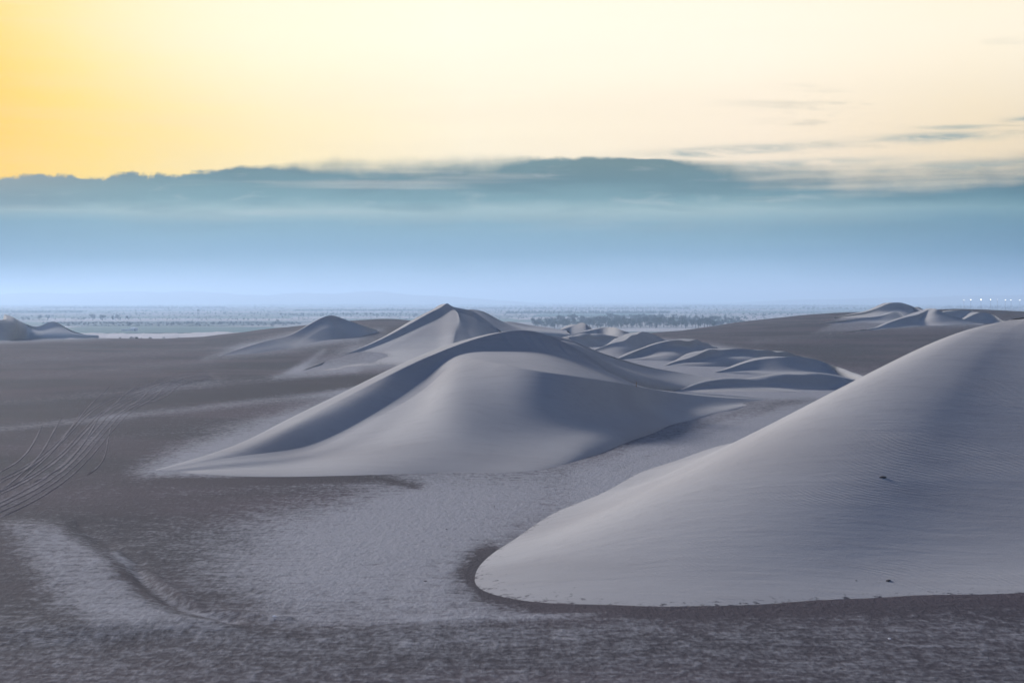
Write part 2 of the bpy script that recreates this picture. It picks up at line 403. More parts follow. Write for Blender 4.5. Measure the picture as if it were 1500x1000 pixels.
cover += 0.10 * noise2(Xg * .05, Dg * .035, 3) * np.clip((PX - 0) / 300, 0.5, 1)
cover += A([(300, 524), (360, 503), (470, 478), (560, 482), (530, 497), (420, 514)], 16, .5)
cover += A([(405, 552), (480, 520), (560, 490), (620, 500), (620, 540), (520, 545)], 22, .5)
cover += A([(420, 545), (450, 525), (475, 512), (470, 520), (440, 545)], 10, .4)
cover += A([(-100, 500), (60, 488), (150, 492), (160, 497), (0, 503)], 8, .4)
cover += L([(-60, 762), (40, 720), (110, 668), (165, 610), (215, 580), (265, 559), (310, 552)], 17, .16, 1.3)
cover += A([(1100, 497), (1300, 480), (1480, 478), (1480, 488), (1300, 490), (1100, 503)], 8, .12)
cover += 0.19 * np.clip((PY - 880) / 40, 0, 1) - 0.08 * np.clip((500 - PX) / 300, 0, 1) * np.clip((PY - 500) / 40, 0, 1) * np.clip((760 - PY) / 60, 0, 1)
cover = np.clip(cover, 0, 1)
# drifted sand lies a little proud of the gravel; the tongue at the lower left is a low bank with a trough beside it
Zg = Zg + 0.07 * np.clip(cover - .35, 0, 1) + 0.22 * area(PX, PY, [(-300, 765), (60, 766), (105, 774), (140, 799), (172, 817), (184, 850), (208, 872), (262, 900), (340, 921), (100, 935), (-300, 930)], 26) \
     - 0.16 * line(PX, PY, [(115, 770), (160, 795), (198, 822), (212, 852), (250, 880), (340, 908)], 13) + 0.10 * line(PX, PY, [(170, 806), (240, 856), (300, 892), (420, 908)], 9) \
     + 0.06 * line(PX, PY, [(-200, 930), (300, 932), (700, 920), (900, 910)], 34) + .025 * noise2(Xg * .9, Dg * .5, 21) * np.clip((PY - 740) / 60, 0, 1) \
     - 0.3 * area(PX, PY, [(262, 687), (420, 640), (600, 600), (900, 630), (990, 612), (905, 648), (850, 664), (700, 684), (420, 689), (330, 688)], 10)
gm = grid_mesh('ground', np.stack([Xg, Dg, Zg], -1)); attr(gm, 'sand', cover)
tag(link('ground', gm, M_GROUND), kind='structure')

# ------------------------------------------------------------------ far plain and hills
ring = [0, 300, 700, 1100, 1500, 2000, 2600, 3400, 4500, 6000, 9000, 14000, 24000, 42000]
a = np.linspace(0, 2 * math.pi, 145)
PV = np.stack([np.outer(ring, np.sin(a)), np.outer(ring, np.cos(a)), np.full((len(ring), 145), VALLEY)], -1)
tag(link('plain', grid_mesh('plain', PV), M_VALLEY), kind='structure')

M_HILL = plain_mat('bare_hill', (0.16, 0.15, 0.15), (0.22, 0.20, 0.19), 0.002)
def hill(pts, D, depth):
    xs = np.array([p[0] for p in pts], float); h = np.array([[(HY - p[1]) / FP * D + 30 + 2] for p in pts])
    q = np.linspace(xs[0], xs[-1], 120); hh = pchip1(xs, h, q)[:, 0]
    k = np.linspace(-1, 1, 25)
    hh = hh * (1 + .02 * np.sin(q * .06) + .015 * np.sin(q * .17 + 1))
    V = np.zeros((25, 120, 3))
    for i, t in enumerate(k):
        V[i, :, 0] = (q - 750) / FP * D; V[i, :, 1] = D + t * depth
        V[i, :, 2] = VALLEY - 2 + np.maximum(hh, 0) * (math.cos(t * math.pi) * .5 + .5) * (1 + .1 * np.sin(q * .05 + i))
    tag(link('hills', grid_mesh('hills', V), M_HILL), kind='structure')
hill([(-500, 438), (-200, 432), (0, 431), (130, 429), (230, 427.5), (330, 430), (400, 434), (450, 444)], 14500, 1500)
hill([(330, 444), (400, 432), (470, 430), (540, 428.5), (600, 431), (650, 435), (720, 439), (800, 445)], 14000, 1500)
hill([(1040, 446), (1150, 440), (1300, 437), (1450, 433), (1650, 430), (1900, 436), (2100, 445)], 15000, 1500)

# ------------------------------------------------------------------ dunes
def dune(stations, ncol, nrow=(10, 8, 40), crease=(1,), back=(-0.35, 1.0), brun=3.0, c=2.6, mat=None, far=False, rough=0.0, sandfn=None, t_slip=0.66, rim=2.0, fringe=False, skew=0.0, flutes=0.0, sharp_from=0):
    """stations run along the crest; each is [crest, rows.., foot] in sight lines; every point gets its own distance,
    the foot standing on the flat, the crest and the slip face set back from it by their slope"""
    net = []
    bd = np.array(back) / np.hypot(*back)
    for si, st in enumerate(stations):
        foot = st[-1]; Df = foot[2] if len(foot) > 2 else hit(foot[0], foot[1])
        cr = st[0]; Dc = cr[2] if len(cr) > 2 else Df + c * (foot[1] - cr[1]) / FP * Df + skew * min(1, (foot[1] - cr[1]) / 12) * si / (len(stations) - 1)
        pts = [P3(cr[0], cr[1], Dc)]
        drop = (cr[1] - HY) / FP * Dc
        mids = st[1:-1]
        if not mids:
            mids = [(cr[0] * .6 + foot[0] * .4, cr[1] * .55 + foot[1] * .45)]
        for i, mp in enumerate(mids):
            if len(mp) > 2: D = mp[2]
            elif len(st) > 2 and i == 0:
                D = (drop + t_slip * Dc) / ((mp[1] - HY) / FP + t_slip); D = max(min(D, Dc), Df + .3 * (Dc - Df))
            else:
                w = (mp[1] - cr[1]) / max(foot[1] - cr[1], .01); D = Dc + (Df - Dc) * w
            pts.append(P3(mp[0], mp[1], D))
        f3 = P3(foot[0], foot[1], Df); pts.append(f3)
        gc = float(zg(pts[0][0], pts[0][1])[0]); h = max(pts[0][2] - gc, 0.0)
        b2 = pts[0].copy(); b2[:2] += bd * (h * brun + .4); b2[2] = float(zg(b2[0], b2[1])[0]) - .25
        rr = min(rim, h * brun * .6 + .05); b1 = pts[0].copy(); b1[:2] += bd * rr; b1[2] -= rr * .035 + h * .01
        out = f3 - pts[-2]; out[2] = 0; out = out / (np.hypot(out[0], out[1]) + 1e-6)
        f4 = f3 + out * max(.6, .02 * np.hypot(*(pts[0] - f3)[:2])); f4[2] = float(zg(f4[0], f4[1])[0]) - .22
        row = np.array([b2, b1] + pts + [f4])
        if foot[1] - cr[1] < 1.6: row[:, 2] -= .15
        net.append(row)
    net = np.array(net)                                        # (S, rows, 3)
    S_, Rn, _ = net.shape
    seg = np.linalg.norm(np.diff(net[:, 2:-1], axis=0), axis=2).mean(1) + .05
    par = np.concatenate([[0], np.cumsum(np.sqrt(seg))])
    q = np.linspace(0, par[-1], ncol)
    U = spline(par, net.reshape(S_, -1), q).reshape(ncol, Rn, 3)
    # down each column: spline pieces meeting in creases
    cuts = [0] + [k + 1 for k in crease] + [Rn - 1]
    outr, ends = [], []
    for a0, b0 in zip(cuts[:-1], cuts[1:]):
        pr = np.arange(a0, b0 + 1, dtype=float)
        L_ = np.linalg.norm(np.diff(U[:, a0:b0+1], axis=1), axis=2).mean(0) + .02
        pr = np.concatenate([[0], np.cumsum(np.sqrt(L_))])
        nn = max(4, int(nrow[0] if b0 <= 2 else nrow[2] * (b0 - a0) / max(Rn - 3, 1)))
        qq = np.linspace(0, pr[-1], nn)
        seg_ = (pchip1 if a0 == 0 and crease else spline)(pr, U[:, a0:b0+1].transpose(1, 0, 2).reshape(b0 - a0 + 1, -1), qq).reshape(nn, ncol, 3)
        outr.append(seg_ if not outr else seg_[1:]); ends.append(sum(len(x) for x in outr) - 1)
    V = np.concatenate(outr, 0)
    g = zg(V[..., 0].ravel(), V[..., 1].ravel()).reshape(V.shape[:2])
    h = V[..., 2] - g
    if flutes:
        r0, r1 = ends[0], ends[1]; cc = np.arange(ncol); fl = np.interp(cc, np.arange(0, ncol + 4, 4), rng.normal(0, 1, len(np.arange(0, ncol + 4, 4))))
        V[r0:r1+1, :, 1] += flutes * fl[None, :] * np.sin(np.linspace(0, math.pi, r1 - r0 + 1))[:, None] * np.clip((cc - ncol * .42) / (ncol * .06), 0, 1)
    if rough:
        V[..., 2] += rough * noise2(V[..., 0] * .3, V[..., 1] * .3, 5) * np.clip(h, 0, 1)
    me = grid_mesh('dune', V, True, ends[:-1][:1] if crease else (), sharp_from)
    hs = np.clip(h / (0.14 if not far else 0.8), -.3, 1)
    cov = 0.55 + 0.45 * hs if fringe else np.full(h.shape, 1.0)
    if sandfn is not None: cov = sandfn(V, h, cov)
    attr(me, 'sand', cov)
    return tag(link('sand_dune', me, mat or (M_SANDFAR if far else M_SAND)), kind='structure')

# the big dune in the right foreground: flanks falling away all round from one long summit
def mound(summit, feet, ncol, nrow, prof):
    n = len(feet); ft = np.array([P3(p[0], p[1], p[2] if len(p) > 2 else hit(p[0], p[1])) for p in feet])
    d = np.concatenate([[0], np.cumsum(np.linalg.norm(np.diff(ft, axis=0), axis=1))]); q = np.linspace(0, d[-1], ncol)
    F = spline(d, ft, q); A_ = spline(d, np.array(summit, float), q)
    t = np.linspace(0, 1.03, nrow); pt, pz = zip(*prof); f = spline(pt, np.array(pz)[:, None], t)[:, 0]
    V = np.zeros((nrow, ncol, 3))
    for i in range(nrow):
        V[i, :, :2] = A_[:, :2] + (F[:, :2] - A_[:, :2]) * t[i]
        base = zg(F[:, 0], F[:, 1]); V[i, :, 2] = base + (A_[:, 2] - base) * f[i]
    h = V[..., 2] - zg(V[..., 0].ravel(), V[..., 1].ravel()).reshape(V.shape[:2])
    V[..., 2] += (.10 * noise2(V[..., 0] * .16, V[..., 1] * .12, 5) + .22 * noise2(V[..., 0] * .05, V[..., 1] * .04, 8)) * np.clip(h / 3, 0, 1)
    me = grid_mesh('dune', V); attr(me, 'sand', 0.60 + .40 * np.clip(h / .4, -.3, 1))
    return tag(link('sand_dune', me, M_SAND), kind='structure')
SA, SB, SC = (34.5, 123, 10.75), (38, 125, 11.05), (58, 128, 11.2)
mound([SC, SB, SA, SA, SA, SA, SA, SA, SA, SA, SA, (34.6, 123, 10.77), (35, 123.2, 10.8), (36, 123.8, 10.9), SB, (46, 126.5, 11.15), SC, (68, 129, 9), (72, 131, 7)],
      [(1900, 600, 185), (1500, 600, 170), (1150, 620, 158), (1020, 655, 139), (930, 690, 123), (860, 724, 109), (800, 757), (742, 797), (705, 823), (693, 843), (722, 867), (790, 880), (900, 888), (1100, 885), (1300, 875), (1500, 868), (1700, 866), (1950, 868), (2200, 860)],
      520, 170, [(0, 1), (.1, .945), (.3, .745), (.55, .43), (.8, .14), (.93, .034), (1, 0), (1.03, -.015)])

# the long star-shaped dune in the middle
def slipD(cr, py, ts): return ((cr[1] - HY) / FP * cr[2] + ts * cr[2]) / ((py - HY) / FP + ts)
def shoulder(cr, run, slope):
    D = cr[2] - run; return (cr[0] + run * 3, HY + ((cr[1] - HY) / FP * cr[2] + run * slope) / D * FP, D)
mid0 = [[(208, 690), 0, (209, 690.4), (210, 690.6), (210.5, 690.7), (211, 690.8), (212, 691)],
       [(340, 657, 133), (1.5, .05), (350, 668, 130.2), (349, 673, 128.8), (344, 679, 127), (337, 687, 125), (330, 697)],
       [(430, 620, 145), (1.8, .13), (452, 652, 139.8), (457, 658, 137.6), (451, 667, 133.8), (441, 679, 129.2), (430, 698)],
       [(520, 575, 158), (2.2, .2), (547, 606, 153.2), (553, 611, 151.2), (545, 633, 143), (532, 658, 134.5), (520, 696)],
       [(600, 535, 168), (1.2, .5), (622, 555), (632, 561, 163.5), (624, 592, 151), (610, 632, 138), (600, 694)],
       [(660, 509, 174), (1, .66), (669, 521), (676, 528, 166.5), (672, 565, 154), (665, 622, 138.5), (660, 693)],
       [(720, 490, 178), (1, .7), (735, 514), (748, 536, 158.5), (745, 590, 148.5), (735, 640, 137), (730, 693)],
       [(772, 484, 180), (1, .7), (792, 516), (817, 548, 157), (818, 604, 149.3), (812, 645, 139.5), (800, 687)],
       [(830, 503, 181), (1, .66), (852, 531), (880, 557, 164), (885, 599, 157.5), (879, 631, 148), (862, 670)],
       [(880, 534, 182), (.8, .5), (902, 549, 179), (926, 564.5, 174), (936, 594, 169), (938, 615, 161.5), (932, 643)],
       [(932, 564, 186), (.4, .2), (942, 567, 185.5), (962, 571, 187), (971, 588, 184), (979, 602, 178.5), (988, 621)],
       [(1030, 576, 204), (.2, .1), (1034, 578, 203.5), (1042, 581, 202), (1048, 588, 200), (1055, 595, 196.5), (1062, 603)],
       [(1130, 583), 0, (1131, 583.2), (1132, 583.4), (1132.5, 583.5), (1133, 583.6), (1134, 584)]]
mid = []
for st in mid0:
    if st[1] == 0: D0 = hit(*st[-1]); st = [(p[0], p[1], D0) for p in (q or st[0] for q in st)]
    else:
        st = list(st); sp = st[1]
        if len(st[2]) < 3: st[2] = (*st[2], max(slipD(st[0], st[2][1], .62), st[3][2] + .5))
        st[1] = shoulder(st[0], *sp)
    mid.append(st)
dune(mid, 640, (14, 8, 190), crease=(1, 3, 4), back=(-.5, 1), brun=2.6, rim=3.0, fringe=True, flutes=.07, sharp_from=230, sandfn=lambda V, h, cov: np.where(V[..., 0] > -.19 * V[..., 1], 1, cov))
# its spur behind, running down to the right
dune([[(770, 488, 206), (775, 500, 203), (780, 520, 198)],
      [(826, 496, 216), (838, 505, 212), (850, 530, 200)],
      [(862, 511, 222), (876, 523, 216), (895, 548, 204)],
      [(905, 526, 232), (918, 539, 225), (940, 562, 212)],
      [(965, 541, 252), (975, 550, 246), (1000, 566, 236)],
      [(1030, 552, 264), (1034, 558, 256), (1060, 571, 244)],
      [(1090, 565), (1091, 565.3), (1092, 566)]], 220, (10, 8, 40), crease=(1,), back=(.4, 1), brun=1.6)

# the tall peak behind it
tall = [[(425, 548), (426, 548.2), (427, 548.4), (428, 548.6), (429, 549)],
        [(500, 520.5, 362), (504, 523), (506, 527, 357), (498, 534, 346), (488, 542)],
        [(560, 496, 380), (566, 501), (570, 507, 373), (558, 521, 360), (548, 535)],
        [(610, 469, 395), (615, 478), (620, 483, 388), (612, 510, 366), (602, 536)],
        [(635, 455.5, 400), (641, 466), (646, 472, 393), (642, 505, 368), (640, 538)],
        [(648, 448.6, 401.5), (655, 458), (661, 466, 393.5), (655, 500, 369), (658, 539)],
        [(655, 444.3, 402), (664, 453), (670, 462, 394), (664, 497, 370), (670, 540)],
        [(662, 448.2, 402), (668, 455), (673, 466, 391), (670, 499, 370), (682, 540)],
        [(680, 452.5, 401), (686, 461), (684, 480, 385), (692, 505, 369), (705, 540)],
        [(700, 460, 399), (710, 474), (706, 494, 380), (725, 515, 369), (745, 540)],
        [(730, 482, 396), (738, 492), (745, 505, 381), (765, 520, 370), (790, 538)],
        [(790, 520), (792, 522), (795, 524), (800, 527), (810, 530)]]
dune(tall, 300, (12, 8, 80), crease=(1, 2), back=(-.3, 1), brun=2.4, far=True, rim=6, fringe=True)
dune([[(650, 470, 440), (655, 480, 436), (660, 500, 425)], [(692, 453, 446), (700, 462, 440), (705, 490, 428)],
      [(722, 466, 448), (735, 475, 440), (745, 495, 425)], [(752, 478, 448), (765, 485, 440), (780, 500, 425)],
      [(800, 492, 440), (805, 494, 436), (810, 500, 428)]], 120, (8, 8, 30), far=True, crease=(1,), back=(.5, 1))
dune([[(700, 478, 560), (702, 482, 555), (705, 488, 548)], [(745, 471, 566), (748, 476, 560), (750, 488, 548)],
      [(765, 474, 566), (768, 479, 560), (775, 488, 545)], [(790, 478, 564), (792, 482, 558), (800, 489, 545)],
      [(830, 484, 558), (832, 487, 552), (836, 491, 545)]], 100, (8, 8, 24), far=True, crease=(1,), back=(.3, 1))

# the peak to the left of it
dune([[(318, 521), (319, 521.3), (320, 521.6), (322, 522)],
      [(360, 508), (366, 511), (372, 514), (378, 517)],
      [(400, 497), (410, 502), (418, 506), (428, 510)],
      [(440, 483), (448, 488), (455, 492), (468, 500)],
      [(478, 463), (480, 470), (486, 479), (492, 497)],
      [(498, 465), (500, 474), (508, 486), (512, 495)],
      [(525, 474.5), (526, 481), (528, 488), (532, 492)],
      [(552, 483), (552.4, 484), (553, 485), (554, 486)]], 220, (8, 8, 50), far=True, crease=(1, 3), c=2.4, t_slip=.55)

# the pair at the left edge
dune([[(-120, 496), (-120, 497), (-120, 499)], [(-40, 477), (-34, 484), (-30, 499)], [(10, 466), (22, 473), (20, 498)], [(30, 470.5), (40, 478), (40, 497)],
      [(50, 478), (54, 484), (58, 496)], [(62, 476), (66, 482), (70, 496)], [(78, 471), (88, 478), (88, 495.5)], [(97, 480), (104, 486), (108, 495)],
      [(118, 488), (122, 491), (126, 495)], [(142, 493.5), (143, 494), (145, 495)]], 240, (8, 8, 34), far=True, crease=(1,), c=2.3)

# the field of small crescent dunes right of the middle
def cres(st, n=150, rows=34, **k): return dune(st, n, (10, 8, rows), far=True, crease=k.pop('crease', (1,)), rim=k.pop('rim', 5.0), rough=k.pop('rough', .30), skew=k.pop('skew', 4.0), **k)
cres([[(786, 494), (787, 494.3), (790, 495)], [(828, 481), (826, 489), (826, 494)], [(848, 473), (846, 488), (846, 494)], [(859, 476.5), (862, 486), (864, 494)],
      [(871, 483), (872, 486), (874, 493)], [(888, 490), (888.4, 490.5), (889, 491)]], c=2.2)
cres([[(815, 496), (816, 496.4), (818, 497)], [(858, 484.5), (856, 490.5), (856, 498)], [(885, 478.8), (884, 490.5), (882, 498)], [(905, 482), (906, 490.5), (906, 498)],
      [(922, 487), (925, 490.5), (928, 497)], [(942, 493), (942.4, 493.5), (944, 494)]], c=2.2)
cres([[(800, 502), (801, 502.4), (804, 503)], [(836, 494.5), (838, 498), (842, 508)], [(872, 491.5), (872, 496), (870, 508)], [(906, 494), (906, 498), (905, 508)], [(936, 503), (936.5, 503.5), (938, 504)]], c=3, crease=())
cres([[(850, 518), (851, 518.4), (854, 519)], [(900, 500.5), (905, 508), (908, 521)], [(930, 489.5), (936, 498), (945, 518)], [(946, 486), (955, 496), (968, 513)],
      [(962, 491), (972, 499), (985, 511)], [(985, 501), (988, 504), (995, 510)], [(1010, 508), (1010.5, 508.4), (1012, 509)]], c=2.4, crease=(1,))
cres([[(898, 526), (899, 526.3), (902, 527)], [(950, 508.5), (944, 520), (945, 524), (945, 528)], [(980, 501), (975, 513), (978, 520), (982, 529)], [(1005, 498), (1002, 506.5), (1005, 514), (1012, 527)],
      [(1030, 502), (1036, 508.5), (1040, 513), (1046, 522)], [(1056, 511.5), (1057, 512), (1058, 513), (1060, 514)]] if False else
     [[(898, 526), (899, 526.2), (900, 526.5), (902, 527)], [(950, 508.5), (944, 520), (945, 524), (945, 528)], [(980, 501), (975, 513), (978, 520), (982, 529)], [(1005, 498), (1002, 506.5), (1005, 514), (1012, 527)],
      [(1030, 502), (1036, 508.5), (1040, 513), (1046, 522)], [(1056, 511.5), (1057, 512), (1058, 513), (1060, 514)]], 170, 44, c=2.6)
cres([[(972, 535), (973, 535.2), (975, 535.5), (978, 536)], [(1030, 515), (1028, 524), (1030, 530), (1032, 537)], [(1060, 510), (1064, 521), (1066, 528), (1070, 537)], [(1100, 510), (1104, 521.5), (1105, 528), (1108, 536)],
      [(1138, 514), (1138, 523), (1140, 528), (1142, 533)], [(1182, 523.5), (1183, 524), (1184, 524.5), (1186, 525)]], 170, 44, c=2.6)
cres([[(1042, 545), (1043, 545.3), (1045, 545.6), (1048, 546)], [(1098, 532), (1096, 542), (1098, 545), (1100, 549)], [(1138, 523.5), (1132, 543), (1136, 547), (1140, 553)], [(1170, 520.5), (1172, 543), (1178, 548), (1182, 556)],
      [(1200, 526), (1212, 546), (1218, 550), (1224, 557)], [(1228, 538), (1240, 551), (1245, 554), (1250, 558)], [(1288, 560), (1289, 560.4), (1290, 561), (1291, 561.5)]], 190, 44, c=2.3)
cres([[(985, 573), (986, 573.3), (990, 574)], [(1050, 557.5), (1052, 565), (1055, 575)], [(1110, 552), (1115, 562), (1120, 574.5)], [(1170, 552), (1178, 564), (1185, 574)], [(1225, 554), (1232, 566), (1240, 574)],
      [(1270, 562), (1272, 567), (1275, 573)], [(1320, 570), (1321, 570.5), (1322, 571)]], 170, 40, c=5, crease=())

# dunes on the dark ridge at the right
cres([[(1225, 464), (1226, 464.4), (1230, 466)], [(1285, 452), (1290, 458), (1295, 465)], [(1303, 445), (1308, 456), (1312, 465)], [(1318, 443.5), (1326, 455), (1330, 464)], [(1334, 447), (1342, 456), (1345, 463)],
      [(1349, 454), (1352, 458), (1355, 463)], [(1375, 463), (1375.5, 463.4), (1377, 464)]], c=2.6)
cres([[(1325, 460, 730), (1326, 461, 728), (1328, 462, 726)], [(1342, 450, 734), (1344, 454, 730), (1346, 462, 724)], [(1354, 454.5, 733), (1356, 457, 729), (1358, 462, 724)], [(1372, 462, 728), (1373, 462.4, 727), (1375, 463, 724)]], 70, 20)
cres([[(1200, 473), (1201, 473.2), (1204, 474)], [(1260, 467), (1264, 469), (1268, 473)], [(1295, 462), (1288, 469), (1290, 473)], [(1313, 457.5), (1314, 468), (1312, 473)], [(1326, 463.5), (1328, 468), (1330, 472)], [(1345, 470), (1345.5, 470.4), (1347, 471)]], c=2.4)
cres([[(1215, 488), (1216, 488.2), (1220, 489)], [(1290, 477), (1292, 480), (1294, 482)], [(1335, 463), (1340, 471), (1344, 478)], [(1360, 454.5), (1350, 466), (1356, 477)], [(1371, 452.5), (1364, 463), (1375, 477)],
      [(1382, 457), (1380, 463), (1395, 476)], [(1420, 470), (1421, 471), (1424, 475)], [(1450, 474), (1450.5, 474.5), (1452, 475)]], c=2.2)
cres([[(1350, 470), (1351, 470.5), (1354, 472)], [(1380, 458), (1382, 462), (1384, 474)], [(1402, 455), (1404, 459.5), (1405, 474)], [(1425, 457), (1424, 460), (1426, 474)], [(1450, 468), (1451, 469), (1454, 473)]], c=2.6)
cres([[(1400, 473), (1401, 473.3), (1404, 474)], [(1428, 461), (1427, 470), (1428, 475)], [(1440, 456.3), (1442, 471), (1443, 475)], [(1454, 460), (1458, 470), (1460, 475)], [(1468, 469), (1470, 471.5), (1472, 475)], [(1495, 475), (1496, 475.5), (1498, 476)]], c=2.2)

# pale sand apron running out on to the plain at the left
M_PALE = plain_mat('pale_sand', (0.40, 0.38, 0.38), (0.30, 0.28, 0.28), 0.05)
apr = [(40, 492), (120, 487.5), (200, 488.3), (270, 487.6), (320, 486), (360, 487), (400, 489), (450, 494)]
V = np.zeros((7, 160, 3)); q = np.linspace(40, 450, 160)
top = pchip1([p[0] for p in apr], np.array([[p[1]] for p in apr]), q)[:, 0] + .3 * np.sin(q * .17) + .2 * np.sin(q * .41)
for i, (D, dp) in enumerate([(800, 14), (880, 8.5), (960, 5), (1040, 2), (1100, 0), (1180, 3.2), (1350, 9)]):
    y_ = top + dp
    V[i, :, 0] = (q - 750) / FP * D; V[i, :, 1] = D; V[i, :, 2] = np.minimum(CZ - (y_ - HY) / FP * D, 8)
V[-1, :, 2] = VALLEY - 1
tag(link('sand_flat', grid_mesh('sand_flat', V), M_PALE), kind='structure')

# ------------------------------------------------------------------ fields on the plain
def ground_y(py): return FP * (CZ - VALLEY) / (py - HY)
M_CROP = plain_mat('green_crop', (0.035, 0.085, 0.07), (0.05, 0.10, 0.08), 0.02)
M_CROP2 = plain_mat('dull_crop', (0.07, 0.10, 0.09), (0.10, 0.12, 0.11), 0.02)
M_FALLOW = plain_mat('fallow_field', (0.31, 0.29, 0.285), (0.22, 0.21, 0.21), 0.01)
def field(quad, mat, z):
    vs = [((px - 750) / FP * ground_y(py), ground_y(py), VALLEY + z) for px, py in quad]
    n = len(vs); vb = [(x, y, VALLEY - .5) for x, y, _ in vs]
    fc = [tuple(range(n))] + [(i, n + i, n + (i + 1) % n, (i + 1) % n) for i in range(n)]
    tag(link('field', raw_mesh('field', vs + vb, fc), mat), kind='structure')
field([(90, 489), (420, 487), (400, 479.3), (115, 480.5)], M_CROP, .5)
field([(-60, 481), (100, 480), (130, 477.8), (-60, 477.5)], M_FALLOW, .35)
field([(60, 477), (330, 477.4), (460, 472), (430, 470.5), (100, 471.4)], M_CROP2, .45)
field([(80, 470.6), (430, 470), (430, 466.5), (60, 466)], M_FALLOW, .3)
field([(420, 467.5), (640, 466), (600, 463.2), (430, 464.2)], M_FALLOW, .3)
field([(760, 468.5), (860, 467.5), (850, 464), (745, 465)], M_FALLOW, .3)
field([(780, 486), (1010, 486), (1060, 481), (860, 480.5)], M_FALLOW, .3)
field([(780, 463.8), (960, 463), (950, 459.2), (790, 459.8)], M_CROP, .5)
field([(1070, 473), (1230, 469), (1290, 462.5), (1085, 462.3)], M_FALLOW, .3)

# ------------------------------------------------------------------ trees on the plain
M_LEAF = plain_mat('foliage', (0.025, 0.044, 0.036), (0.045, 0.066, 0.05), 0.9, 3)
M_BARK = plain_mat('bark', (0.06, 0.05, 0.045), (0.09, 0.08, 0.07), 2.0, 3)
def tree_mesh(seed, slim):
    r = random.Random(seed); vs, fs, mi = [], [], []
    def tube(a, b, ra, rb):
        k = len(vs); d = (Vector(b) - Vector(a)).normalized(); s = d.orthogonal().normalized(); t = d.cross(s)
        for p, rad in ((a, ra), (b, rb)):
            for j in range(5):
                w = j * 2 * math.pi / 5; vs.append(Vector(p) + (s * math.cos(w) + t * math.sin(w)) * rad)
        for j in range(5): fs.append((k + j, k + (j + 1) % 5, k + 5 + (j + 1) % 5, k + 5 + j)); mi.append(1)
    tube((0, 0, -.05), (r.uniform(-.02, .02), r.uniform(-.02, .02), .42), .035, .022)
    lobes = []
    for j in range(7 if not slim else 6):
        w = r.uniform(0, 6.28); rad = r.uniform(.10, .27) * (.5 if slim else 1)
        z = (.32 + .52 * j / 6) if slim else r.uniform(.36, .80)
        c_ = Vector((math.cos(w) * rad, math.sin(w) * rad, z)); lobes.append((c_, r.uniform(.15, .23) * (.9 if slim else 1)))
        tube((0, 0, min(z * .6, .42)), tuple(c_), .016, .006)
    for c_, rad in lobes:
        for j in range(56):
            d = Vector((r.gauss(0, 1), r.gauss(0, 1), r.gauss(0, .85))).normalized() * rad * r.uniform(.35, .98)
            p = c_ + d; a_ = Vector((r.gauss(0, 1), r.gauss(0, 1), r.gauss(0, 1))).normalized(); b_ = a_.orthogonal().normalized(); s = r.uniform(.028, .055)
            k = len(vs); vs += [p + a_ * s, p + b_ * s * .8, p - a_ * s, p - b_ * s * .8]; fs.append((k, k+1, k+2, k+3)); mi.append(0)
    me = raw_mesh('tree', vs, fs); me.materials.append(M_LEAF); me.materials.append(M_BARK)
    me.polygons.foreach_set('material_index', np.array(mi, np.int32)); return me
TM = [tree_mesh(3 + i, False) for i in range(4)] + [tree_mesh(41, True), tree_mesh(52, True)]
def tree(px, py, hpx, label, group, slim=False, wide=1.0):
    D = ground_y(py); H = hpx / FP * D
    o = link('tree', random.choice(TM[4:] if slim else TM[:4]), loc=((px - 750) / FP * D, D, VALLEY))
    o.scale = (H * wide * random.uniform(.9, 1.15),) * 2 + (H * 1.05,); o.rotation_euler.z = random.uniform(0, 6.28)
    return tag(o, label, 'tree', group)
single = [(33, 468.6, 5.0, 0, 1.3, 'low hazy tree just right of the left edge dune peak'), (41, 468.6, 4.4, 0, 1.2, 'smallest of two low trees near the left edge dune peak'),
          (58, 468.4, 7.6, 0, 1.2, 'hazy tree, left one of the pair above the second left dune'), (70, 468.6, 8.2, 0, 1.2, 'hazy tree, right one of the pair above the second left dune'),
          (105, 468, 3.6, 0, .9, 'tiny lone tree between the left pair and the row of four'), (122, 469.4, 4.6, 0, 1.2, 'low bushy tree left of the row of large trees'),
          (136, 469.8, 10.6, 0, 1.2, 'tallest dark tree heading the row on the left of the plain'), (150, 469.8, 9.8, 0, 1.45, 'broad round tree second in the row on the left plain'),
          (165, 469.4, 8.4, 1, .8, 'slender upright tree between two round ones on the left plain'), (173, 469.4, 9.4, 0, 1.2, 'round tree beside the slender one on the left plain'),
          (188, 469.2, 7.4, 0, 1.5, 'low round tree ending the row on the left plain'), (407, 474.5, 7.6, 0, .8, 'dark upright tree left of the pale pointed dune'),
          (276, 475.5, 5.6, 0, 1.2, 'dark tree rising above the long hedge at the left'), (1119, 465.0, 6.2, 0, 1.1, 'lone dark tree on pale field right of the wood')]
for px, py, h, sl_, w, lb in single: tree(px, py, h, lb, 'single trees on the plain', bool(sl_), w * 1.1)
n = 0
for py0, py1, x0, x1, cnt, h0, h1 in [(481.5, 478, 782, 1060, 62, 9, 17), (477, 472, 800, 1085, 50, 8, 14), (470.5, 466.5, 890, 1100, 34, 6, 9.5)]:
    for k in range(cnt):
        f_ = (k + random.uniform(.1, .9)) / cnt; px = x0 + (x1 - x0) * f_
        h = random.uniform(h0, h1) * (1 if px < 1040 else .75)
        tree(px, random.uniform(py1, py0), h, 'hazy blue tree in the wood behind the crescent dunes', 'trees of the central wood', random.random() < .25, random.uniform(1.0, 1.7))
for k in range(44):
    tree(410 + 210 * (k + random.random()) / 44, random.uniform(462.2, 463.4), random.uniform(3.5, 6), 'small tree in the far row behind the pointed dunes', 'trees of the far row', random.random() < .3, 1.1)
